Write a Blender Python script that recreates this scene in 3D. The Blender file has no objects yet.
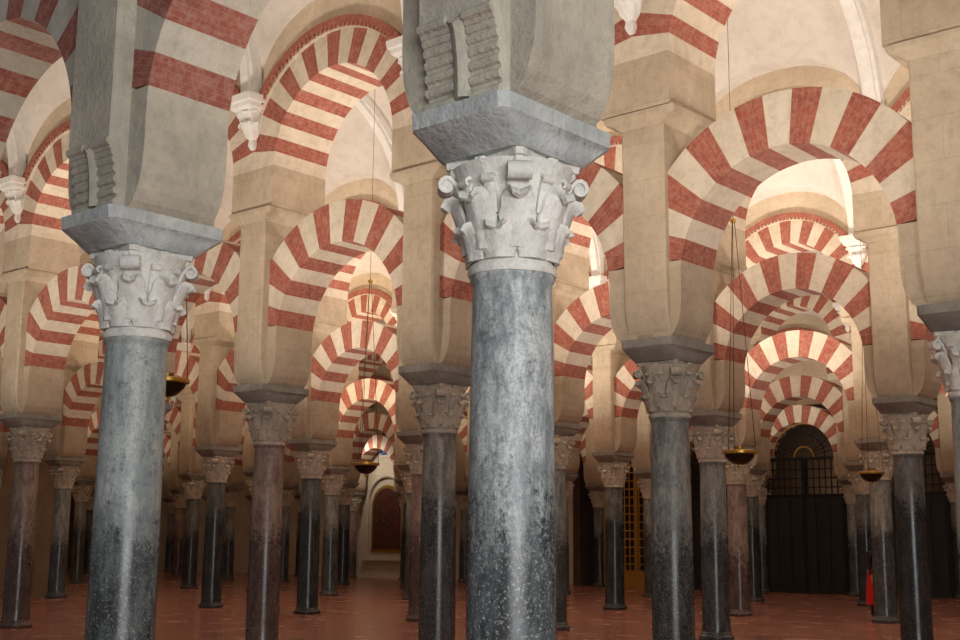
import bpy, bmesh, math, random
from mathutils import Matrix, Vector
random.seed(7)
S=bpy.context.scene
F=1248.0; PITCH=.1775; ROLL=.0087; TH=.7132; SP=3.323; R=6.711; AX=.137; AY=6.372; HC=1.5
U=Vector((math.cos(TH),-math.sin(TH),0)); N=Vector((math.sin(TH),math.cos(TH),0))
def P(n,u,z=0): return Vector((AX,AY,z))+U*u+N*n
RZ=Matrix.Rotation(-TH,4,'Z')
def srgb(r,g,b):
    f=lambda c:(c/255/12.92 if c/255<.04045 else ((c/255+.055)/1.055)**2.4)
    return (f(r),f(g),f(b),1)
# ---------------- materials
class NT:
    def __init__(s,name):
        s.m=bpy.data.materials.new(name); s.m.use_nodes=True; s.t=s.m.node_tree
        s.b=s.t.nodes['Principled BSDF']
    def n(s,ty,**kw):
        x=s.t.nodes.new(ty)
        for k,v in kw.items(): setattr(x,k,v)
        return x
    def l(s,a,b): s.t.links.new(a,b)
    def math(s,op,a,b=None,c=None,clamp=False):
        x=s.t.nodes.new('ShaderNodeMath'); x.operation=op; x.use_clamp=clamp
        for i,v in enumerate((a,b,c)):
            if v is None: continue
            if isinstance(v,(int,float)): x.inputs[i].default_value=v
            else: s.l(v,x.inputs[i])
        return x.outputs[0]
    def mix(s,f,a,b,bt='MIX'):
        x=s.t.nodes.new('ShaderNodeMix'); x.data_type='RGBA'; x.blend_type=bt
        for i,v in ((0,f),(6,a),(7,b)):
            if isinstance(v,(int,float,tuple)): x.inputs[i].default_value=v
            else: s.l(v,x.inputs[i])
        return x.outputs[2]
    def noise(s,vec,scale,detail=4,rough=.6):
        x=s.n('ShaderNodeTexNoise'); x.inputs['Scale'].default_value=scale; x.inputs['Detail'].default_value=detail; x.inputs['Roughness'].default_value=rough
        s.l(vec,x.inputs['Vector']); return x.outputs['Fac']
    def ramp(s,f,pts):
        x=s.n('ShaderNodeValToRGB'); e=x.color_ramp.elements
        while len(e)<len(pts): e.new(.5)
        for i,(p,c) in enumerate(pts):
            e[i].position=p; e[i].color=c if len(c)==4 else (*c,1)
        s.l(f,x.inputs[0]); return x.outputs[0]
    def bump(s,h,st,dist=.02):
        x=s.n('ShaderNodeBump'); x.inputs['Strength'].default_value=st; x.inputs['Distance'].default_value=dist
        s.l(h,x.inputs['Height']); s.l(x.outputs[0],s.b.inputs['Normal'])
def objvec(t,off=True):
    tc=t.n('ShaderNodeTexCoord')
    if not off: return tc.outputs['Object']
    oi=t.n('ShaderNodeObjectInfo'); v=t.n('ShaderNodeVectorMath',operation='ADD'); t.l(tc.outputs['Object'],v.inputs[0])
    t.l(t.math('MULTIPLY',oi.outputs['Random'],37.0),v.inputs[1]); return v.outputs[0]
BW=((0,0,0),(1,1,1))
def stone(name,c1,c2,c3,rough=.85,block=0,bs=.35,sc=1.0,stain=0):
    t=NT(name); v=objvec(t)
    a=t.noise(v,1.6*sc,5,.6); b=t.noise(v,9*sc,6,.7)
    col=t.mix(t.ramp(a,[(.35,BW[0]),(.65,BW[1])]),c1,c2)
    col=t.mix(t.math('MULTIPLY',t.ramp(b,[(.46,BW[0]),(.72,BW[1])]),.6),col,c3)
    if stain:
        mp=t.n('ShaderNodeMapping'); mp.inputs['Scale'].default_value=(1,1,.25); t.l(v,mp.inputs[0])
        s=t.noise(mp.outputs[0],5*sc,7,.75); dk=tuple(x*.5 for x in c3[:3])+(1,)
        col=t.mix(t.math('MULTIPLY',t.ramp(s,[(.5,BW[0]),(.72,BW[1])]),stain),col,dk)
    if block:
        tc=t.n('ShaderNodeTexCoord'); sx=t.n('ShaderNodeSeparateXYZ'); t.l(tc.outputs['Object'],sx.inputs[0])
        cb=t.n('ShaderNodeCombineXYZ'); t.l(t.math('ADD',sx.outputs[0],sx.outputs[1]),cb.inputs[0]); t.l(sx.outputs[2],cb.inputs[1])
        br=t.n('ShaderNodeTexBrick'); br.inputs['Scale'].default_value=1.0; br.inputs['Brick Width'].default_value=.9; br.inputs['Row Height'].default_value=block
        br.inputs['Mortar Size'].default_value=.005; br.inputs['Color1'].default_value=(1,1,1,1); br.inputs['Color2'].default_value=(.88,.88,.88,1); br.inputs['Mortar'].default_value=(.7,.65,.6,1)
        t.l(cb.outputs[0],br.inputs['Vector']); col=t.mix(.45,col,br.outputs['Color'],'MULTIPLY')
    t.l(col,t.b.inputs['Base Color']); t.b.inputs['Roughness'].default_value=rough
    t.bump(t.math('ADD',b,t.math('MULTIPLY',t.noise(v,40,3),.4)),bs,.02)
    return t.m
def voussoir_red(name,c1,c2,mortar):
    t=NT(name); v=objvec(t); uv=t.n('ShaderNodeUVMap'); sx=t.n('ShaderNodeSeparateXYZ'); t.l(uv.outputs[0],sx.inputs[0])
    a=t.noise(v,3,5,.65); col=t.mix(t.ramp(a,[(.35,BW[0]),(.65,BW[1])]),c1,c2)
    ln=t.math('LESS_THAN',t.math('FRACT',sx.outputs[0]),.13)
    row=t.math('FLOOR',sx.outputs[0]); yy=t.math('ADD',t.math('MULTIPLY',sx.outputs[1],3.6),t.math('MULTIPLY',row,.5))
    ln2=t.math('LESS_THAN',t.math('FRACT',yy),.04)
    L=t.math('MAXIMUM',ln,ln2)
    col=t.mix(t.math('MULTIPLY',L,.3),col,mortar)
    col=t.mix(t.math('MULTIPLY',t.ramp(t.noise(v,14,5,.75),[(.44,BW[0]),(.72,BW[1])]),.75),col,mortar)
    t.l(col,t.b.inputs['Base Color']); t.b.inputs['Roughness'].default_value=.85
    t.bump(t.math('SUBTRACT',t.noise(v,20,3),t.math('MULTIPLY',L,.8)),.35,.015); return t.m
def marble(name,light,mid,dark,zt,zw,spec=.45,blotch=.5,flip=.5,fleck=.5):
    t=NT(name); tc=t.n('ShaderNodeTexCoord'); sx=t.n('ShaderNodeSeparateXYZ'); t.l(tc.outputs['Object'],sx.inputs[0])
    v=objvec(t)
    mp=t.n('ShaderNodeMapping'); mp.inputs['Scale'].default_value=(1,1,.3); t.l(v,mp.inputs[0]); vs=mp.outputs[0]
    a=t.noise(v,2.6,5,.6); b=t.noise(v,16,9,.85); c=t.noise(v,60,4,.75); d=t.noise(vs,9,8,.8); e=t.noise(vs,26,6,.8)
    oi=t.n('ShaderNodeObjectInfo')
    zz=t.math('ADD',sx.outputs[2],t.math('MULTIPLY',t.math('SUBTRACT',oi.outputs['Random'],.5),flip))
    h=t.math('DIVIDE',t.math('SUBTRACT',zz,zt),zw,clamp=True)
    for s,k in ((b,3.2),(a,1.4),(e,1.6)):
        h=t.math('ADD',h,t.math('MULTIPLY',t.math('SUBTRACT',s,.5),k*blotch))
    up=t.mix(t.ramp(d,[(.42,BW[0]),(.58,BW[1])]),light,mid)
    up=t.mix(t.math('MULTIPLY',t.ramp(c,[(.5,BW[0]),(.6,BW[1])]),.6),up,mid)
    up=t.mix(t.math('MULTIPLY',t.ramp(b,[(.53,BW[0]),(.6,BW[1])]),.5),up,dark)
    up=t.mix(t.math('MULTIPLY',t.ramp(e,[(.58,BW[0]),(.65,BW[1])]),.5),up,light)
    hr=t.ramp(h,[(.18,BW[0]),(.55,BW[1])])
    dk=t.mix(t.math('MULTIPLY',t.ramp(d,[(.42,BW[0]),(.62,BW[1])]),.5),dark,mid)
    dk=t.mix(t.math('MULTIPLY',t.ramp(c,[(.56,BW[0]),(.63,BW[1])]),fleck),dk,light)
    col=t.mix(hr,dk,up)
    tint=t.ramp(oi.outputs['Random'],[(0,(1,.93,.88)),(.35,(.93,1,.96)),(.7,(.92,.96,1.0)),(1,(1,.98,.93))])
    if flip: col=t.mix(.9,col,tint,'MULTIPLY')
    t.l(col,t.b.inputs['Base Color'])
    t.l(t.math('ADD',t.math('MULTIPLY',hr,.22),.22),t.b.inputs['Roughness']); t.b.inputs['Specular IOR Level'].default_value=spec
    t.bump(b,.14,.01); return t.m
def simple(name,c,rough=.6,metal=0,nz=.15):
    t=NT(name); v=objvec(t); a=t.noise(v,8,4)
    t.l(t.mix(t.math('MULTIPLY',a,nz*2),c,tuple(x*.4 for x in c[:3])+(1,)),t.b.inputs['Base Color'])
    t.b.inputs['Roughness'].default_value=rough; t.b.inputs['Metallic'].default_value=metal
    return t.m
M={}
M['pier0']=stone('grey_plaster_stone',srgb(202,195,176),srgb(178,172,155),srgb(150,148,137),.85,0,.8,1,.3)
M['pier']=stone('tan_sandstone',srgb(202,187,164),srgb(184,167,143),srgb(162,148,128),.85,.42,.4,1,.2)
M['impost0']=stone('blue_grey_stone',srgb(206,211,208),srgb(180,186,184),srgb(148,155,154),.65,0,.8,1.5,.35)
M['impost']=stone('grey_impost_stone',srgb(160,154,144),srgb(132,128,121),srgb(106,104,101),.75,0,.5,1.5,.3)
M['cap0']=stone('pale_marble_capital',srgb(246,243,234),srgb(226,225,216),srgb(186,188,182),.65,0,.6,2.2,.3)
M['cap']=stone('worn_marble_capital',srgb(208,196,178),srgb(176,166,150),srgb(132,126,116),.7,0,.6,2,.35)
M['wallc']=stone('cream_wall_stone',srgb(222,206,182),srgb(206,190,166),srgb(186,172,150),.9,.42,.3)
M['white_v']=stone('cream_voussoir',srgb(226,215,197),srgb(210,197,177),srgb(182,169,150),.88,0,.6,1,.15)
M['white_v0']=stone('cream_voussoir_worn',srgb(202,195,179),srgb(184,177,161),srgb(158,153,141),.88,0,.6,1,.3)
M['red_v']=voussoir_red('red_brick_voussoir',srgb(166,92,75),srgb(144,75,62),srgb(190,143,122))
M['red_v0']=voussoir_red('red_brick_voussoir_worn',srgb(156,86,71),srgb(136,74,63),srgb(180,144,127))
M['vault']=stone('vault_plaster',srgb(224,218,210),srgb(212,205,197),srgb(196,188,180),.9,0,.1,.5)
M['rib']=stone('white_plaster_rib',srgb(238,237,234),srgb(226,225,222),srgb(208,207,204),.8,0,.1)
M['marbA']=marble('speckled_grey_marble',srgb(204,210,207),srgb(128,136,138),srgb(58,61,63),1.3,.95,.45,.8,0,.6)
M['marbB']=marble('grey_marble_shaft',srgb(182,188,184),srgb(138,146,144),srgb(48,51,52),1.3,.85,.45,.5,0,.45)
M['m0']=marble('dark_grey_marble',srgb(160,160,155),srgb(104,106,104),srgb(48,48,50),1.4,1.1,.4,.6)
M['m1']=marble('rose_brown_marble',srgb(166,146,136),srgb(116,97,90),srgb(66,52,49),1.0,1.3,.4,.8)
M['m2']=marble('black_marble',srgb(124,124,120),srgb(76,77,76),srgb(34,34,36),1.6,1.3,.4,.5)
M['iron']=simple('dark_iron',srgb(22,20,20),.5,.3)
M['wood']=simple('black_wood_panel',srgb(26,25,28),.55,0)
M['gold']=simple('gilded_iron',srgb(190,142,64),.4,.3)
M['brass']=simple('aged_brass',srgb(200,155,70),.35,.7)
M['chain']=simple('lamp_chain_bronze',srgb(90,70,44),.5,.6)
M['bowl']=simple('dark_bronze',srgb(50,40,28),.4,.7)
M['backwall']=stone('plain_plaster_wall',srgb(214,202,184),srgb(198,184,164),srgb(176,160,138),.9,0,.2,1,.15)
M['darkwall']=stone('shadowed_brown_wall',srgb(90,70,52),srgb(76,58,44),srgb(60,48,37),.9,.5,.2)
M['leftwall']=stone('brown_stone_wall',srgb(168,138,108),srgb(146,118,92),srgb(126,102,81),.9,.45,.3)
t=NT('terracotta_marble_floor'); tc=t.n('ShaderNodeTexCoord')
br=t.n('ShaderNodeTexBrick'); br.offset=.5
for k,v in (('Scale',1.0),('Brick Width',.6),('Row Height',.3),('Mortar Size',.008),('Color1',srgb(160,98,80)),('Color2',srgb(126,76,64)),('Mortar',srgb(78,54,46))): br.inputs[k].default_value=v
t.l(tc.outputs['Object'],br.inputs['Vector']); a=t.noise(tc.outputs['Object'],1.2,5); 
col=t.mix(t.math('MULTIPLY',t.ramp(a,[(.4,BW[0]),(.7,BW[1])]),.45),br.outputs['Color'],srgb(172,130,110)); t.l(col,t.b.inputs['Base Color']); t.l(t.math('ADD',t.math('MULTIPLY',a,.25),.12),t.b.inputs['Roughness'])
t.bump(br.outputs['Fac'],-.15,.01); M['floor']=t.m
t=NT('old_oil_painting'); v=objvec(t); a=t.noise(v,1.8,6,.6); t.l(t.ramp(a,[(.3,srgb(36,24,22)),(.45,srgb(96,50,40)),(.58,srgb(60,38,34)),(.72,srgb(150,110,80))]),t.b.inputs['Base Color']); t.b.inputs['Roughness'].default_value=.4; M['paint']=t.m
t=NT('blue_stained_glass'); v=objvec(t); a=t.noise(v,6,3); t.l(t.ramp(a,[(.4,srgb(40,60,120)),(.6,srgb(110,150,200))]),t.b.inputs['Base Color']); t.b.inputs['Roughness'].default_value=.2; M['glass']=t.m

# ---------------- mesh helpers
def finish(bm,name,mats,smooth=None):
    me=bpy.data.meshes.new(name); bm.normal_update(); bm.to_mesh(me); bm.free()
    for m in mats: me.materials.append(M[m])
    if smooth is not None:
        for p in me.polygons: p.use_smooth=True
        try: me.set_sharp_from_angle(angle=math.radians(smooth))
        except Exception: pass
    return me
def add(name,me,mat=Matrix(),parent=None):
    o=bpy.data.objects.new(name,me); S.collection.objects.link(o)
    if parent: o.parent=parent
    o.matrix_world=mat; return o
def loft(bm,secs,mi=0,cx=0,cy=0,ch=.015,cap=True):
    rings=[]
    for z,hx,hy in secs:
        c=min(ch,hx*.4,hy*.4)
        pts=[(hx-c,-hy),(hx,-hy+c),(hx,hy-c),(hx-c,hy),(-hx+c,hy),(-hx,hy-c),(-hx,-hy+c),(-hx+c,-hy)]
        rings.append([bm.verts.new((cx+x,cy+y,z)) for x,y in pts])
    for a,b in zip(rings,rings[1:]):
        for i in range(8):
            f=bm.faces.new((a[i],a[(i+1)%8],b[(i+1)%8],b[i])); f.material_index=mi
    if cap:
        bm.faces.new(rings[0][::-1]).material_index=mi; bm.faces.new(rings[-1]).material_index=mi
def box(bm,x0,x1,y0,y1,z0,z1,mi=0):
    v=[bm.verts.new((x,y,z)) for z in (z0,z1) for x,y in ((x0,y0),(x1,y0),(x1,y1),(x0,y1))]
    for q in ((3,2,1,0),(4,5,6,7),(0,1,5,4),(1,2,6,5),(2,3,7,6),(3,0,4,7)):
        bm.faces.new([v[i] for i in q]).material_index=mi
def lathe(bm,prof,seg=40,mi=0,M4=None,cap=True):
    rings=[]
    for r,z in prof:
        rings.append([bm.verts.new((r*math.cos(2*math.pi*i/seg),r*math.sin(2*math.pi*i/seg),z)) for i in range(seg)])
    for a,b in zip(rings,rings[1:]):
        for i in range(seg):
            bm.faces.new((a[i],a[(i+1)%seg],b[(i+1)%seg],b[i])).material_index=mi
    if cap:
        bm.faces.new(rings[0][::-1]).material_index=mi; bm.faces.new(rings[-1]).material_index=mi
    if M4: bmesh.ops.transform(bm,matrix=M4,verts=[v for r in rings for v in r])
def tube(bm,pts,rad,seg=6,mi=0):
    rings=[]
    for i,p in enumerate(pts):
        p=Vector(p); d=(Vector(pts[min(i+1,len(pts)-1)])-Vector(pts[max(i-1,0)])).normalized()
        a=d.orthogonal().normalized() if i==0 else (prev-d*prev.dot(d)).normalized()
        prev=a; b=d.cross(a); rr=rad[i] if isinstance(rad,list) else rad
        rings.append([bm.verts.new(p+(a*math.cos(2*math.pi*j/seg)+b*math.sin(2*math.pi*j/seg))*rr) for j in range(seg)])
    for a,b in zip(rings,rings[1:]):
        for i in range(seg): bm.faces.new((a[i],a[(i+1)%seg],b[(i+1)%seg],b[i])).material_index=mi
    bm.faces.new(rings[0][::-1]).material_index=mi; bm.faces.new(rings[-1]).material_index=mi
def strip(bm,ang,path,widths,bulge,thick,mi=0,nx=6,origin=(0,0,0)):
    ca,sa=math.cos(ang),math.sin(ang); fr=[];bk=[]
    n=len(path)
    for i,(r,z) in enumerate(path):
        r0,z0=path[max(i-1,0)]; r1,z1=path[min(i+1,n-1)]
        tx,tz=r1-r0,z1-z0; L=math.hypot(tx,tz) or 1; nr,nz=tz/L,-tx/L
        A=[];B=[]
        for j in range(nx+1):
            q=j/nx*2-1; w=widths[i]*q
            off=bulge*(1-q*q)+ (0.35*bulge if abs(q)<.2 else 0)
            for lst,o in ((A,off+thick*(1-.5*q*q)),(B,off-thick*.3)):
                rr=r+nr*o; zz=z+nz*o
                lst.append(bm.verts.new((origin[0]+rr*ca-w*sa,origin[1]+rr*sa+w*ca,origin[2]+zz)))
        fr.append(A);bk.append(B)
    def q(a,b,c,d): bm.faces.new((a,b,c,d)).material_index=mi
    for i in range(n-1):
        for j in range(nx):
            q(fr[i][j],fr[i][j+1],fr[i+1][j+1],fr[i+1][j]); q(bk[i][j+1],bk[i][j],bk[i+1][j],bk[i+1][j+1])
        q(bk[i][0],fr[i][0],fr[i+1][0],bk[i+1][0]); q(fr[i][nx],bk[i][nx],bk[i+1][nx],fr[i+1][nx])
    for j in range(nx):
        q(bk[0][j],bk[0][j+1],fr[0][j+1],fr[0][j]); q(fr[-1][j],fr[-1][j+1],bk[-1][j+1],bk[-1][j])
def blob(bm,T,mi,sub=2):
    g=bmesh.ops.create_icosphere(bm,subdivisions=sub,radius=1,matrix=T)
    for v in g['verts']:
        for f in v.link_faces: f.material_index=mi
# ---------------- column
def bell(z):
    t=(z-2.93)/.5; return .205+.03*t+.085*max(0,t)**2.0
def capital(bm,mi,seg=40,detail=6):
    lathe(bm,[(.20,2.86),(.228,2.865),(.236,2.885),(.228,2.91),(.212,2.93)]+[(bell(2.93+.05*i),2.93+.05*i) for i in range(1,11)],seg,mi)
    for row,(z0,z1,W,off,cr) in enumerate(((2.93,3.10,.092,math.pi/8,.065),(2.98,3.25,.088,0,.085))):
        for k in range(8):
            path=[];wd=[]
            n=10
            for i in range(n+1):
                t=i/n
                if t<.68:
                    tt=t/.68; z=z0+(z1-z0)*tt; r=bell(z)+.004+.025*tt**2+row*.004; w=W*(.80+.25*math.sin(tt*math.pi*.9))*(1+.05*math.cos(i*math.pi))
                else:
                    tt=(t-.68)/.32; a=tt*math.pi*1.0; rb=bell(z1)+.029+row*.004
                    r=rb+cr*.5*(1-math.cos(a)); z=z1+cr*.42*math.sin(a)-.025*tt; w=W*(.85-.40*tt)
                path.append((r,z)); wd.append(w)
            strip(bm,off+k*math.pi/4,path,wd,.020,.022,mi,detail)
    for k in range(4):
        a=math.pi/4+k*math.pi/2
        path=[(.235,3.12),(.25,3.2),(.272,3.28),(.30,3.345),(.335,3.385)]
        c=(.348,3.338); r0=.05
        for i in range(0,11):
            an=math.pi/2-.2-i*.55; rr=r0*(1-i/15); path.append((c[0]+rr*math.cos(an),c[1]+rr*math.sin(an)))
        strip(bm,a,path,[.035,.045,.055,.06,.062]+[.062]*11,.0,.024,mi,4)
        T=Matrix.Rotation(a,4,'Z')@Matrix.Translation(Vector((c[0],0,c[1])))@Matrix.Diagonal((.042,.064,.042,1)); blob(bm,T,mi)
        for sgn in (-1,1):
            aa=a+sgn*.52
            path=[(.245,3.16),(.265,3.24),(.285,3.30)]; c2=(.298,3.325)
            for i in range(8):
                an=math.pi*.9-i*.6; rr=.032*(1-i/12); path.append((c2[0]+rr*math.cos(an),c2[1]+rr*math.sin(an)))
            strip(bm,aa,path,[.03]*3+[.034]*8,0,.018,mi,3)
    rings=[]
    for z,h in ((3.385,.262),(3.41,.282),(3.43,.277),(3.435,.295),(3.475,.30)):
        ring=[]
        for k in range(4):
            a0=math.pi/4+k*math.pi/2
            c0=Vector((math.cos(a0),math.sin(a0)))*h*1.3; a1=a0+math.pi/2; c1=Vector((math.cos(a1),math.sin(a1)))*h*1.3
            mid=Vector((math.cos(a0+math.pi/4),math.sin(a0+math.pi/4)))
            for i in range(8):
                t=.07+.86*i/7; p=c0.lerp(c1,t)-mid*(.045*math.sin(t*math.pi)); ring.append(bm.verts.new((p.x,p.y,z)))
        rings.append(ring)
    for A,B in zip(rings,rings[1:]):
        for i in range(32): bm.faces.new((A[i],A[(i+1)%32],B[(i+1)%32],B[i])).material_index=mi
    bm.faces.new(rings[0][::-1]).material_index=mi; bm.faces.new(rings[-1]).material_index=mi
    for k in range(4):
        T0=Matrix.Rotation(k*math.pi/2,4,'Z')
        for j in range(6):
            b=j*math.pi/3; r=.03
            blob(bm,T0@Matrix.Translation((.258,r*math.cos(b),3.42+r*math.sin(b)))@Matrix.Diagonal((.035,.024,.024,1)),mi,1)
        blob(bm,T0@Matrix.Translation((.27,0,3.42))@Matrix.Diagonal((.035,.02,.02,1)),mi,1)
def column_mesh(name,mats,seg=40,detail=6):
    bm=bmesh.new()
    lathe(bm,[(.27,0.0),(.285,.02),(.285,.06),(.262,.085),(.25,.09),(.25,.11),(.232,.13)],seg,0)
    prof=[(.232,.12)]
    for i in range(0,13):
        t=i/12; prof.append((.230-.022*t+.003*math.sin(t*math.pi),.13+t*(2.80-.13)))
    prof+=[(.210,2.83),(.220,2.84),(.220,2.865),(.2,2.87)]
    lathe(bm,prof,seg,0)
    capital(bm,1,seg,detail)
    return finish(bm,name,mats,50)
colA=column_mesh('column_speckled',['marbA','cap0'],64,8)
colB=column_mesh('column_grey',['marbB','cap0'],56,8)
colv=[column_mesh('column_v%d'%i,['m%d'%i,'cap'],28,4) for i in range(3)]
# ---------------- pier
ZI=3.70
def pier_mesh(name,mats,rolls):
    bm=bmesh.new() # 0 impost 1 pier
    loft(bm,[(3.47,.27,.29),(3.49,.285,.31),(3.56,.305,.40),(3.60,.32,.455),(3.61,.328,.465),(3.695,.328,.475),(3.70,.315,.46)],0,ch=.04)
    secs=[(ZI,.275,.34)]
    if rolls: secs=[(ZI,.275,.385),(3.82,.275,.395),(4.02,.275,.425),(4.17,.275,.475)]
    else:
        for i in range(1,9):
            a=i/8*math.pi/2; secs.append((ZI+.5*(1-math.cos(a))**.8,.275,.34+.13*math.sin(a)))
    secs+=[(6.1,.275,.475)]
    loft(bm,secs,1,ch=.025)
    if rolls:
        for sy in (-1,1):
            pts=[]
            for i in range(9):
                a=i/8*math.pi/2; pts.append((.392+.075*(1-math.cos(a)),ZI+.035+.41*math.sin(a)))
            for y,z in pts:
                for x0,x1 in ((-.25,-.055),(.055,.25)):
                    tube(bm,[(x0,sy*y,z),(x1,sy*y,z)],.029,10,1)
            path=[(y+.014,z) for y,z in pts]
            strip(bm,math.pi/2*sy,path,[.048]*9,0.012,.02,1,4)
    loft(bm,[(6.06,.28,.485),(6.10,.33,.51),(6.13,.36,.52),(6.145,.43,.54),(6.19,.46,.555),(6.235,.46,.555),(6.25,.45,.505)],1,ch=.02)
    return finish(bm,name,mats,35)
pier0=pier_mesh('pier_grey',['impost0','pier0'],True)
pier1=pier_mesh('pier_tan',['impost','pier'],False)
# ---------------- arches
H=SP/2
def ring(bm,uvl,cz,rin,rout,t0,t1,NV,hT,clipx,mats,sub=3,first=0,brick=4):
    for v in range(NV):
        mi=mats[(v+first)%2]; vr=[]
        for j in range(sub+1):
            th=math.radians(t0+(t1-t0)*(v+j/sub)/NV); c,s=math.cos(th),math.sin(th)
            ro=max(rin+.02,min(rout,clipx/max(abs(c),1e-4)))
            vr.append([bm.verts.new((r*c,y,cz+r*s)) for r,y in ((rin,-hT),(ro,-hT),(ro,hT),(rin,hT))])
        for e in (vr[0],vr[-1]): bm.faces.new(e).material_index=mi
        for j in range(sub):
            a,b=vr[j],vr[j+1]; u0=v*brick+j/sub*brick; u1=v*brick+(j+1)/sub*brick
            for q,L in ((0,.6),(1,2*hT),(2,.6),(3,2*hT)):
                f=bm.faces.new((a[q],b[q],b[(q+1)%4],a[(q+1)%4])); f.material_index=mi
                for lp,uvv in zip(f.loops,((u0,0),(u1,0),(u1,L),(u0,L))): lp[uvl].uv=uvv
def arch_mesh(name,mats):
    bm=bmesh.new(); uvl=bm.loops.layers.uv.new('UVMap')
    CZ=4.35; RI=1.20; RO=1.78; hT=.34; A0=8
    ring(bm,uvl,CZ,RI,RO,A0,180-A0,15,hT,H-.15,(1,2),5,0,5)
    prof=[(.315,ZI),(.36,3.74),(.41,3.82),(.445,3.93),(.46,4.06),(.463,4.2)]
    for i in range(5):
        a=math.radians(A0*i/4); prof.append((H-RI*math.cos(a),CZ+RI*math.sin(a)))
    for sg in (-1,1):
        rr=[]
        for e,z in prof:
            rr.append([bm.verts.new((sg*(H-e),y,z)) for y in (-hT,hT)]+[bm.verts.new((sg*(H-.1),y,z)) for y in (hT,-hT)])
        for A,B in zip(rr,rr[1:]):
            for q in range(4): bm.faces.new((A[q],A[(q+1)%4],B[(q+1)%4],B[q])).material_index=0
        bm.faces.new(rr[0]); bm.faces.new(rr[-1])
    CU=6.85; RI2=1.2; RO2=1.70; h2=.5
    ring(bm,uvl,CU,RI2,RO2,0,180,19,h2,H,(1,2),4,1)
    for sg in (-1,1):
        x0,x1=sorted((sg*RI2,sg*H)); box(bm,x0,x1,-h2,h2,6.25,CU,0)
    tc=math.degrees(math.acos(H/RO2)); n=28; ZT=10.4
    for y in (-h2,h2):
        pr=None
        for i in range(n+1):
            th=math.radians(tc+(180-2*tc)*i/n); x=RO2*math.cos(th); z=CU+RO2*math.sin(th)
            cur=(bm.verts.new((x,y,z)),bm.verts.new((x,y,ZT)))
            if pr: bm.faces.new((pr[0],cur[0],cur[1],pr[1])).material_index=3
            pr=cur
    box(bm,-H,H,-h2,h2,ZT,ZT+.02,3)
    ring(bm,uvl,CU,1.76,1.86,24,156,26,h2+.09,H-.02,(1,1),1,0,2)
    ring(bm,uvl,CU,1.70,1.76,24,156,26,h2+.05,H-.02,(2,2),1,0,2)
    for i in range(45):
        th=math.radians(25+130*i/44); c,s=math.cos(th),math.sin(th)
        for y in (-(h2+.06),h2+.06):
            T=Matrix.Translation((1.735*c,y,CU+1.735*s))@Matrix.Rotation(-th,4,'Y')@Matrix.Diagonal((.05,.05,.045,1))
            g=bmesh.ops.create_cube(bm,size=1,matrix=T)
            for v in g['verts']:
                for f in v.link_faces: f.material_index=1
    bmesh.ops.recalc_face_normals(bm,faces=bm.faces)
    return finish(bm,name,mats)
arch0=arch_mesh('arch_worn',['pier0','red_v0','white_v0','wallc'])
arch1=arch_mesh('arch_std',['pier','red_v','white_v','wallc'])
# ---------------- vault bay
ZV=7.9; HY=R/2-.5
def vault_mesh():
    bm=bmesh.new(); nx,ny=24,48; g=[]
    for j in range(ny+1):
        y=HY*math.sin((j/ny-.5)*math.pi); row=[]
        for i in range(nx+1):
            x=-H+SP*i/nx
            B=2.75*math.sqrt(max(0,1-(y/HY)**2)); L=(1.28)*max(0,1-(abs(x)/(H))**2.3)**.55+.55*(1-abs(y)/HY)*(1-abs(x)/H)
            row.append(bm.verts.new((x,y,ZV+max(B,L))))
        g.append(row)
    for j in range(ny):
        for i in range(nx): bm.faces.new((g[j][i],g[j+1][i],g[j+1][i+1],g[j][i+1]))
    for w,d,mi in ((.14,.16,1),(.085,.22,1)):
        sec=[]
        for j in range(41):
            a=math.pi*j/40; y=-HY*math.cos(a); z=ZV+2.75*math.sin(a)
            yi=-(HY-d)*math.cos(a); zi=ZV+(2.75-d)*math.sin(a)
            sec.append([bm.verts.new(p) for p in ((-H-w,y,z+.03),(-H-w,yi,zi),(-H+w,yi,zi),(-H+w,y,z+.03))])
        for A,B in zip(sec,sec[1:]):
            for q in range(3): bm.faces.new((A[q],B[q],B[q+1],A[q+1])).material_index=1
    for sg in (-1,1):
        y0=sg*HY
        def lf(secs):
            rings=[]
            for z,hx,d in secs:
                ya,yb=sorted((y0,y0-sg*d)); rings.append([bm.verts.new(p) for p in ((-H-hx,ya,z),(-H+hx,ya,z),(-H+hx,yb,z),(-H-hx,yb,z))])
            for A,B in zip(rings,rings[1:]):
                for q in range(4): bm.faces.new((A[q],A[(q+1)%4],B[(q+1)%4],B[q])).material_index=1
            bm.faces.new(rings[0][::-1]).material_index=1; bm.faces.new(rings[-1]).material_index=1
        lf([(7.70,.17,.24),(7.74,.22,.30),(7.80,.23,.31),(7.82,.26,.34),(7.92,.27,.35)])
        lf([(7.15,.03,.04),(7.22,.06,.07),(7.30,.05,.06),(7.36,.10,.10),(7.5,.13,.14),(7.7,.17,.22)])
        for an in (-.9,-.3,.3,.9):
            path=[(.05,7.3),(.10,7.38),(.15,7.46),(.2,7.52),(.235,7.53),(.245,7.50),(.225,7.475)]
            strip(bm,-sg*math.pi/2+an,path,[.03,.045,.05,.05,.045,.03,.02],.01,.012,1,3,(-H,y0,0))
            path=[(.10,7.5),(.13,7.6),(.19,7.68),(.25,7.7),(.275,7.67),(.25,7.64)]
            strip(bm,-sg*math.pi/2+an*.85,path,[.03,.045,.05,.05,.045,.03],.01,.012,1,3,(-H,y0,0))
    return finish(bm,'vault_bay_mesh',['vault','rib'],35)
vault=vault_mesh()
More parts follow.
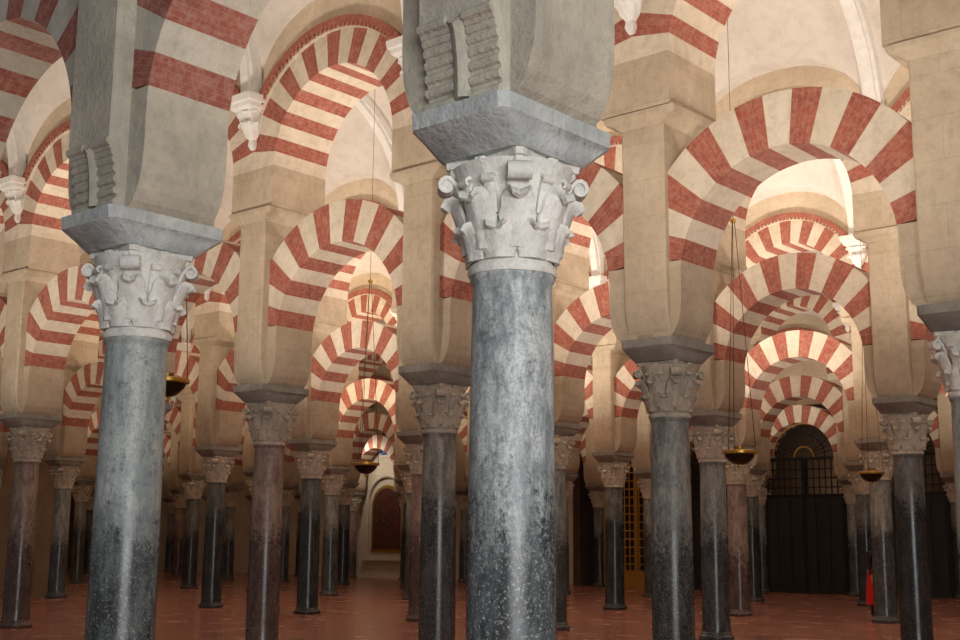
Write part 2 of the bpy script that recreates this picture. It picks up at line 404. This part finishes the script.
# ---------------- layout
kr={0:(-4,3),1:(-9,3),2:(-11,3),3:(-16,2),4:(-16,1),5:(-16,0)}
shift={(1,-1):.07,(1,0):.04,(0,0):.03}
for r,(ka,kb) in kr.items():
    row=bpy.data.objects.new('striped_arcade',None); S.collection.objects.link(row)
    for k in range(ka,kb+1):
        p=P(r*R,k*SP)
        p.x+=shift.get((r,k),0)
        M4=Matrix.Translation(p)@RZ
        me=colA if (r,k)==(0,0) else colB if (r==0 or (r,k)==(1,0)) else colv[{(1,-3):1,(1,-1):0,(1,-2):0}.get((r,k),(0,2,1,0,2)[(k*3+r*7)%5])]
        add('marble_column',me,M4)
        add('pier',pier0 if r==0 else pier1,M4,row)
        if k<kb:
            add('double_arch',arch0 if r==0 else arch1,Matrix.Translation(P(r*R,(k+.5)*SP))@RZ,row)
for j in range(0,5):
    ka=min(kr[j][0],kr[j+1][0]); kb=3
    for k in range(ka,kb):
        add('ceiling',vault,Matrix.Translation(P((j+.5)*R,(k+.5)*SP))@RZ)
# ---------------- shell
def slab(name,n0,n1,u0,u1,z0,z1,mat):
    bm=bmesh.new(); box(bm,u0,u1,n0,n1,z0,z1); return add(name,finish(bm,name,[mat]),Matrix.Translation((AX,AY,0))@RZ)
slab('floor',-14,5*R+6,-19*SP,6*SP,-.1,0,'floor')
slab('wall_left',2*R-.12,2*R+.2,-18*SP,-8*SP,0,10,'leftwall')
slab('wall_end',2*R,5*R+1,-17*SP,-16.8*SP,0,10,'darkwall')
slab('wall_front_left',0,2*R,-12.2*SP,-12*SP,0,10,'leftwall')
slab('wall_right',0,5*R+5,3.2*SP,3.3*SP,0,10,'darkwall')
slab('wall_back',5*R+.6,5*R+.9,-17*SP,-7.5*SP,0,10,'backwall')
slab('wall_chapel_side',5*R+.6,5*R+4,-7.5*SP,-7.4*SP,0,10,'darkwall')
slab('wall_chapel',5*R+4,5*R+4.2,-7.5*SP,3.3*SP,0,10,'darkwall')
slab('wall_chapel_upper',5*R+.3,5*R+.5,-7.5*SP,3.3*SP,6.2,10,'wallc')
def screen(name,mat,solid):
    bm=bmesh.new(); W=H-.28
    if solid>1:
        box(bm,-W,W,-.04,.04,.0,solid,0)
        for i in range(6):
            x0=-W+.06+i*(2*W/6)
            for z0,z1 in ((.15,solid*.48),(solid*.52,solid-.12)): box(bm,x0,x0+2*W/6-.14,-.07,.07,z0,z1,0)
    else: box(bm,-W,W,-.04,.04,.0,solid,1)
    box(bm,-W,W,-.06,.06,solid,solid+.1,1)
    def top(x):
        return 4.35+math.sqrt(max(0,1.2**2-x*x)) if abs(x)<1.2 else 4.2
    n=13
    for i in range(n+1):
        x=-W+.02+(2*W-.04)*i/n; tube(bm,[(x,0,solid),(x,0,min(top(x),4.35) if solid>1 else top(x))],.024,5,1)
    z=solid+.3
    while z<4.3:
        box(bm,-W,W,-.02,.02,z,z+.045,1); z+=.3
    box(bm,-W,W,-.05,.05,4.32,4.42,1)
    if solid>1:   # fan lunette, iron with gilded rings
        for rr,mi in ((.35,2),(.75,1),(1.12,2)):
            tube(bm,[(rr*math.cos(math.pi*i/24),0,4.42+rr*math.sin(math.pi*i/24)) for i in range(25)],.028,6,mi)
        for i in range(1,16):
            a=math.pi*i/16; tube(bm,[(.35*math.cos(a),0,4.42+.35*math.sin(a)),(1.12*math.cos(a),0,4.42+1.12*math.sin(a))],.02,5,1)
        for i in range(12):
            a=math.pi*(i+.5)/12; c=Vector((.93*math.cos(a),0,4.42+.93*math.sin(a)))
            tube(bm,[c+Vector((.09*math.cos(b*.7),0,.09*math.sin(b*.7))) for b in range(10)],.014,5,1)
    for x in (-W,0,W): box(bm,x-.05,x+.05,-.05,.05,0,4.35,1)
    return finish(bm,name,['wood',mat,'gold'])
sc1=screen('chapel_screen_mesh','iron',3.1); sc2=screen('gilded_screen_mesh','gold',.5)
for k in range(-7,0):
    add('gilded_iron_gate' if k==-7 else 'iron_chapel_screen',sc2 if k==-7 else sc1,Matrix.Translation(P(5*R,(k+.5)*SP))@RZ)
def archpoly(w,z0,z1,n=12):
    pts=[(-w,z0),(w,z0)]
    for i in range(n+1):
        a=math.pi*i/n; pts.append((w*math.cos(a),z1-w+w*math.sin(a)))
    return pts
def prism(bm,pts,y0,y1,mi):
    a=[bm.verts.new((x,y0,z)) for x,z in pts]; b=[bm.verts.new((x,y1,z)) for x,z in pts]
    bm.faces.new(a).material_index=mi; bm.faces.new(b[::-1]).material_index=mi
    for i in range(len(pts)): bm.faces.new((a[i],b[i],b[(i+1)%len(pts)],a[(i+1)%len(pts)])).material_index=mi
bm=bmesh.new()
prism(bm,archpoly(.95,1.1,4.0),-.05,0,0); prism(bm,archpoly(.82,1.25,3.87),-.08,0,1)
# moulded plaster surround (pilasters and arched head)
for sx in (-1.2,1.2): box(bm,sx-.12,sx+.12,-.12,0,.9,3.2,2)
tube(bm,[(1.2*math.cos(math.pi*i/20),-.05,3.2+1.2*math.sin(math.pi*i/20)) for i in range(21)],.09,8,2)
box(bm,-1.45,1.45,-.16,0,.75,.92,2)
bmesh.ops.recalc_face_normals(bm,faces=bm.faces)
add('framed_painting',finish(bm,'painting',['brass','paint','backwall']),Matrix.Translation(P(5*R+.59,-34.95))@RZ)
bm=bmesh.new()
prism(bm,archpoly(.55,5.2,6.6),-.06,0,0); prism(bm,archpoly(.42,5.32,6.45),-.09,0,1); bmesh.ops.recalc_face_normals(bm,faces=bm.faces)
add('window_1',finish(bm,'window_1',['backwall','glass']),Matrix.Translation(P(5*R+.59,-34.95))@RZ)
# ---------------- lamps
def lamp_mesh():
    bm=bmesh.new()
    lathe(bm,[(.02,-.15),(.08,-.14),(.14,-.10),(.185,-.05),(.20,0),(.185,0),(.15,-.05),(.05,-.08)],28,0)
    lathe(bm,[(.20,-.01),(.235,0),(.235,.035),(.20,.045),(.20,-.01)],28,1,cap=False)
    lathe(bm,[(.0001,-.20),(.02,-.19),(.025,-.17),(.02,-.14)],12,1)
    lathe(bm,[(.05,-.1),(.06,.02),(.075,.1),(.07,.1),(.05,-.08)],12,1)
    for i in range(3):
        a=i*2.094; tube(bm,[(.22*math.cos(a),.22*math.sin(a),.01),(.02*math.cos(a),.02*math.sin(a),3.2)],.005,5,2)
    lathe(bm,[(.0001,3.18),(.04,3.2),(.045,3.23),(.0001,3.26)],12,1)
    tube(bm,[(0,0,3.25),(0,0,7.8)],.004,5,2)
    return finish(bm,'lamp',['bowl','brass','chain'],40)
lm=lamp_mesh()
for n,u,z in ((10.07,-11.45,2.81),(2.8,-6.95,3.14),(10.07,-4.27,2.72),(3.36,1.36,2.62),(16.8,-5.37,2.8)):
    add('hanging_oil_lamp',lm,Matrix.Translation(P(n,u,z)))
# ---------------- person
def person():
    par=bpy.data.objects.new('visitor_in_red_skirt',None); S.collection.objects.link(par)
    V=[(0,0,.95),(0,0,1.15),(0,.01,1.35),(0,0,1.45),(0,-.01,1.52),(0,-.02,1.60),(.17,0,1.38),(.22,-.02,1.12),(.2,-.12,.9),(-.17,0,1.38),(-.22,-.02,1.12),(-.2,-.1,.88),(.09,0,.9),(.1,-.01,.5),(.1,.02,.09),(.11,-.13,.04),(-.09,0,.9),(-.1,.02,.5),(-.1,.04,.09),(-.11,-.11,.04)]
    E=[(0,1),(1,2),(2,3),(3,4),(4,5),(2,6),(6,7),(7,8),(2,9),(9,10),(10,11),(0,12),(12,13),(13,14),(14,15),(0,16),(16,17),(17,18),(18,19)]
    Rr=[.14,.13,.14,.07,.055,.05,.06,.042,.03,.06,.042,.03,.09,.06,.04,.035,.09,.06,.04,.035]
    me=bpy.data.meshes.new('body'); me.from_pydata(V,E,[]); o=bpy.data.objects.new('body',me); S.collection.objects.link(o)
    o.modifiers.new('skin','SKIN')
    if not me.skin_vertices:
        with bpy.context.temp_override(object=o,active_object=o): bpy.ops.mesh.customdata_skin_add()
    for i,r in enumerate(Rr): me.skin_vertices[0].data[i].radius=(r,r*.8); me.skin_vertices[0].data[i].use_root=(i==0)
    o.modifiers.new('s','SUBSURF').levels=1; me.materials.append(simple('dark_clothes',srgb(40,38,44),.9)); o.parent=par
    M['skin']=simple('skin',srgb(190,142,114),.6); M['hair']=simple('hair',srgb(40,28,20),.7); M['redc']=simple('red_cloth',srgb(215,20,25),.8)
    bm=bmesh.new(); bmesh.ops.create_uvsphere(bm,u_segments=16,v_segments=12,radius=1,matrix=Matrix.Translation((0,-.02,1.6))@Matrix.Diagonal((.078,.095,.115,1)))
    bmesh.ops.create_uvsphere(bm,u_segments=8,v_segments=6,radius=1,matrix=Matrix.Translation((0,-.115,1.585))@Matrix.Diagonal((.014,.02,.024,1)))
    for sx in (-1,1): bmesh.ops.create_uvsphere(bm,u_segments=8,v_segments=6,radius=1,matrix=Matrix.Translation((sx*.08,-.01,1.6))@Matrix.Diagonal((.012,.02,.03,1)))
    lathe(bm,[(.05,1.42),(.048,1.52)],12,0)
    for sx,y in ((.2,-.13),(-.2,-.11)):
        tube(bm,[(sx,y,.92),(sx,y-.015,.86),(sx,y-.02,.83)],[.028,.036,.03],8,0)
        for f in range(4): tube(bm,[(sx-.024+.016*f,y-.02,.84),(sx-.024+.016*f,y-.028,.79),(sx-.024+.016*f,y-.015,.755+.008*abs(f-1.5))],.008,6,0)
        tube(bm,[(sx*.9,y-.02,.87),(sx*.84,y-.04,.82)],.009,6,0)
    add('head_and_hands',finish(bm,'head',['skin'],60),parent=par)
    bm=bmesh.new(); bmesh.ops.create_uvsphere(bm,u_segments=16,v_segments=12,radius=1,matrix=Matrix.Translation((0,.015,1.628))@Matrix.Diagonal((.09,.1,.112,1)))
    add('hair',finish(bm,'hair',['hair'],60),parent=par)
    bm=bmesh.new(); rings=[]
    for z,r in ((1.04,.15),(.95,.18),(.8,.2),(.6,.215),(.42,.23),(.3,.24)):
        rings.append([bm.verts.new((r*(1+.06*math.sin(8*a*math.tau/32))*math.cos(a*math.tau/32),.8*r*(1+.06*math.sin(8*a*math.tau/32))*math.sin(a*math.tau/32),z)) for a in range(32)])
    for A,B in zip(rings,rings[1:]):
        for i in range(32): bm.faces.new((A[i],B[i],B[(i+1)%32],A[(i+1)%32]))
    add('skirt',finish(bm,'skirt',['redc'],60),parent=par)
    par.matrix_world=Matrix.Translation((8.54,27.3,0))@Matrix.Rotation(.4,4,'Z')
person()
# ---------------- lights
def area(name,loc,size,power,color,direc,sy=None):
    L=bpy.data.lights.new(name,'AREA'); L.size=size; L.energy=power; L.color=color
    if sy: L.shape='RECTANGLE'; L.size_y=sy
    else: L.shape='DISK'
    o=bpy.data.objects.new(name,L); S.collection.objects.link(o)
    o.location=loc; o.rotation_euler=Vector(direc).to_track_quat('-Z','Y').to_euler(); return o
WARM=(1,.87,.73); WARM2=(1,.79,.58)
for j in range(0,5):
    k=2
    while k>=(-6,-10,-14,-15,-15)[j]:
        e=(185,230,160,75,55)[j]
        if j>=2 and k>=-6: e*=2.0
        if j<=1 and k<=-5: e*=.4
        if j>=2 and -12<k<-6: e*=.5
        area('upward_floodlight',P((j+.5)*R,(k-.5)*SP,3.3 if j==0 else 4.3),.6,e,WARM if k>-5 else WARM2,(0,0,1)); k-=2
area('back_wall_fill',P(5*R-1.2,-35.2,5.5),.5,32,(1,.9,.76),N*1.0+Vector((0,0,-1.2)))  # unseen lamp, added to brighten the back wall around the painting
for uu in (-15,-8): area('chapel_fill',P(5*R+2.0,uu,3.0),1,40,WARM2,N*.8+Vector((0,0,.6)))  # added lights inside the chapel so the screen bars stand out
area('courtyard_daylight',(3.5,-6,3.2),7,1200,(.98,.99,1),(-.12,1,.10),4.5)
w=bpy.data.worlds.new('w'); S.world=w; w.use_nodes=True; w.node_tree.nodes['Background'].inputs[0].default_value=(.66,.67,.70,1); w.node_tree.nodes['Background'].inputs[1].default_value=.2
# ---------------- camera
cam=bpy.data.cameras.new('cam'); co=bpy.data.objects.new('camera',cam); S.collection.objects.link(co)
cam.sensor_width=36; cam.lens=F/960*36; cam.clip_end=200
Rv=Vector((1,0,0)); Uv=Vector((0,-math.sin(PITCH),math.cos(PITCH))); Fw=Vector((0,math.cos(PITCH),math.sin(PITCH)))
cx=Rv*math.cos(ROLL)+Uv*math.sin(ROLL); cy=-Rv*math.sin(ROLL)+Uv*math.cos(ROLL); cz=-Fw
co.matrix_world=Matrix(((cx.x,cy.x,cz.x,0),(cx.y,cy.y,cz.y,0),(cx.z,cy.z,cz.z,HC),(0,0,0,1)))
S.camera=co
S.view_settings.view_transform='Standard'
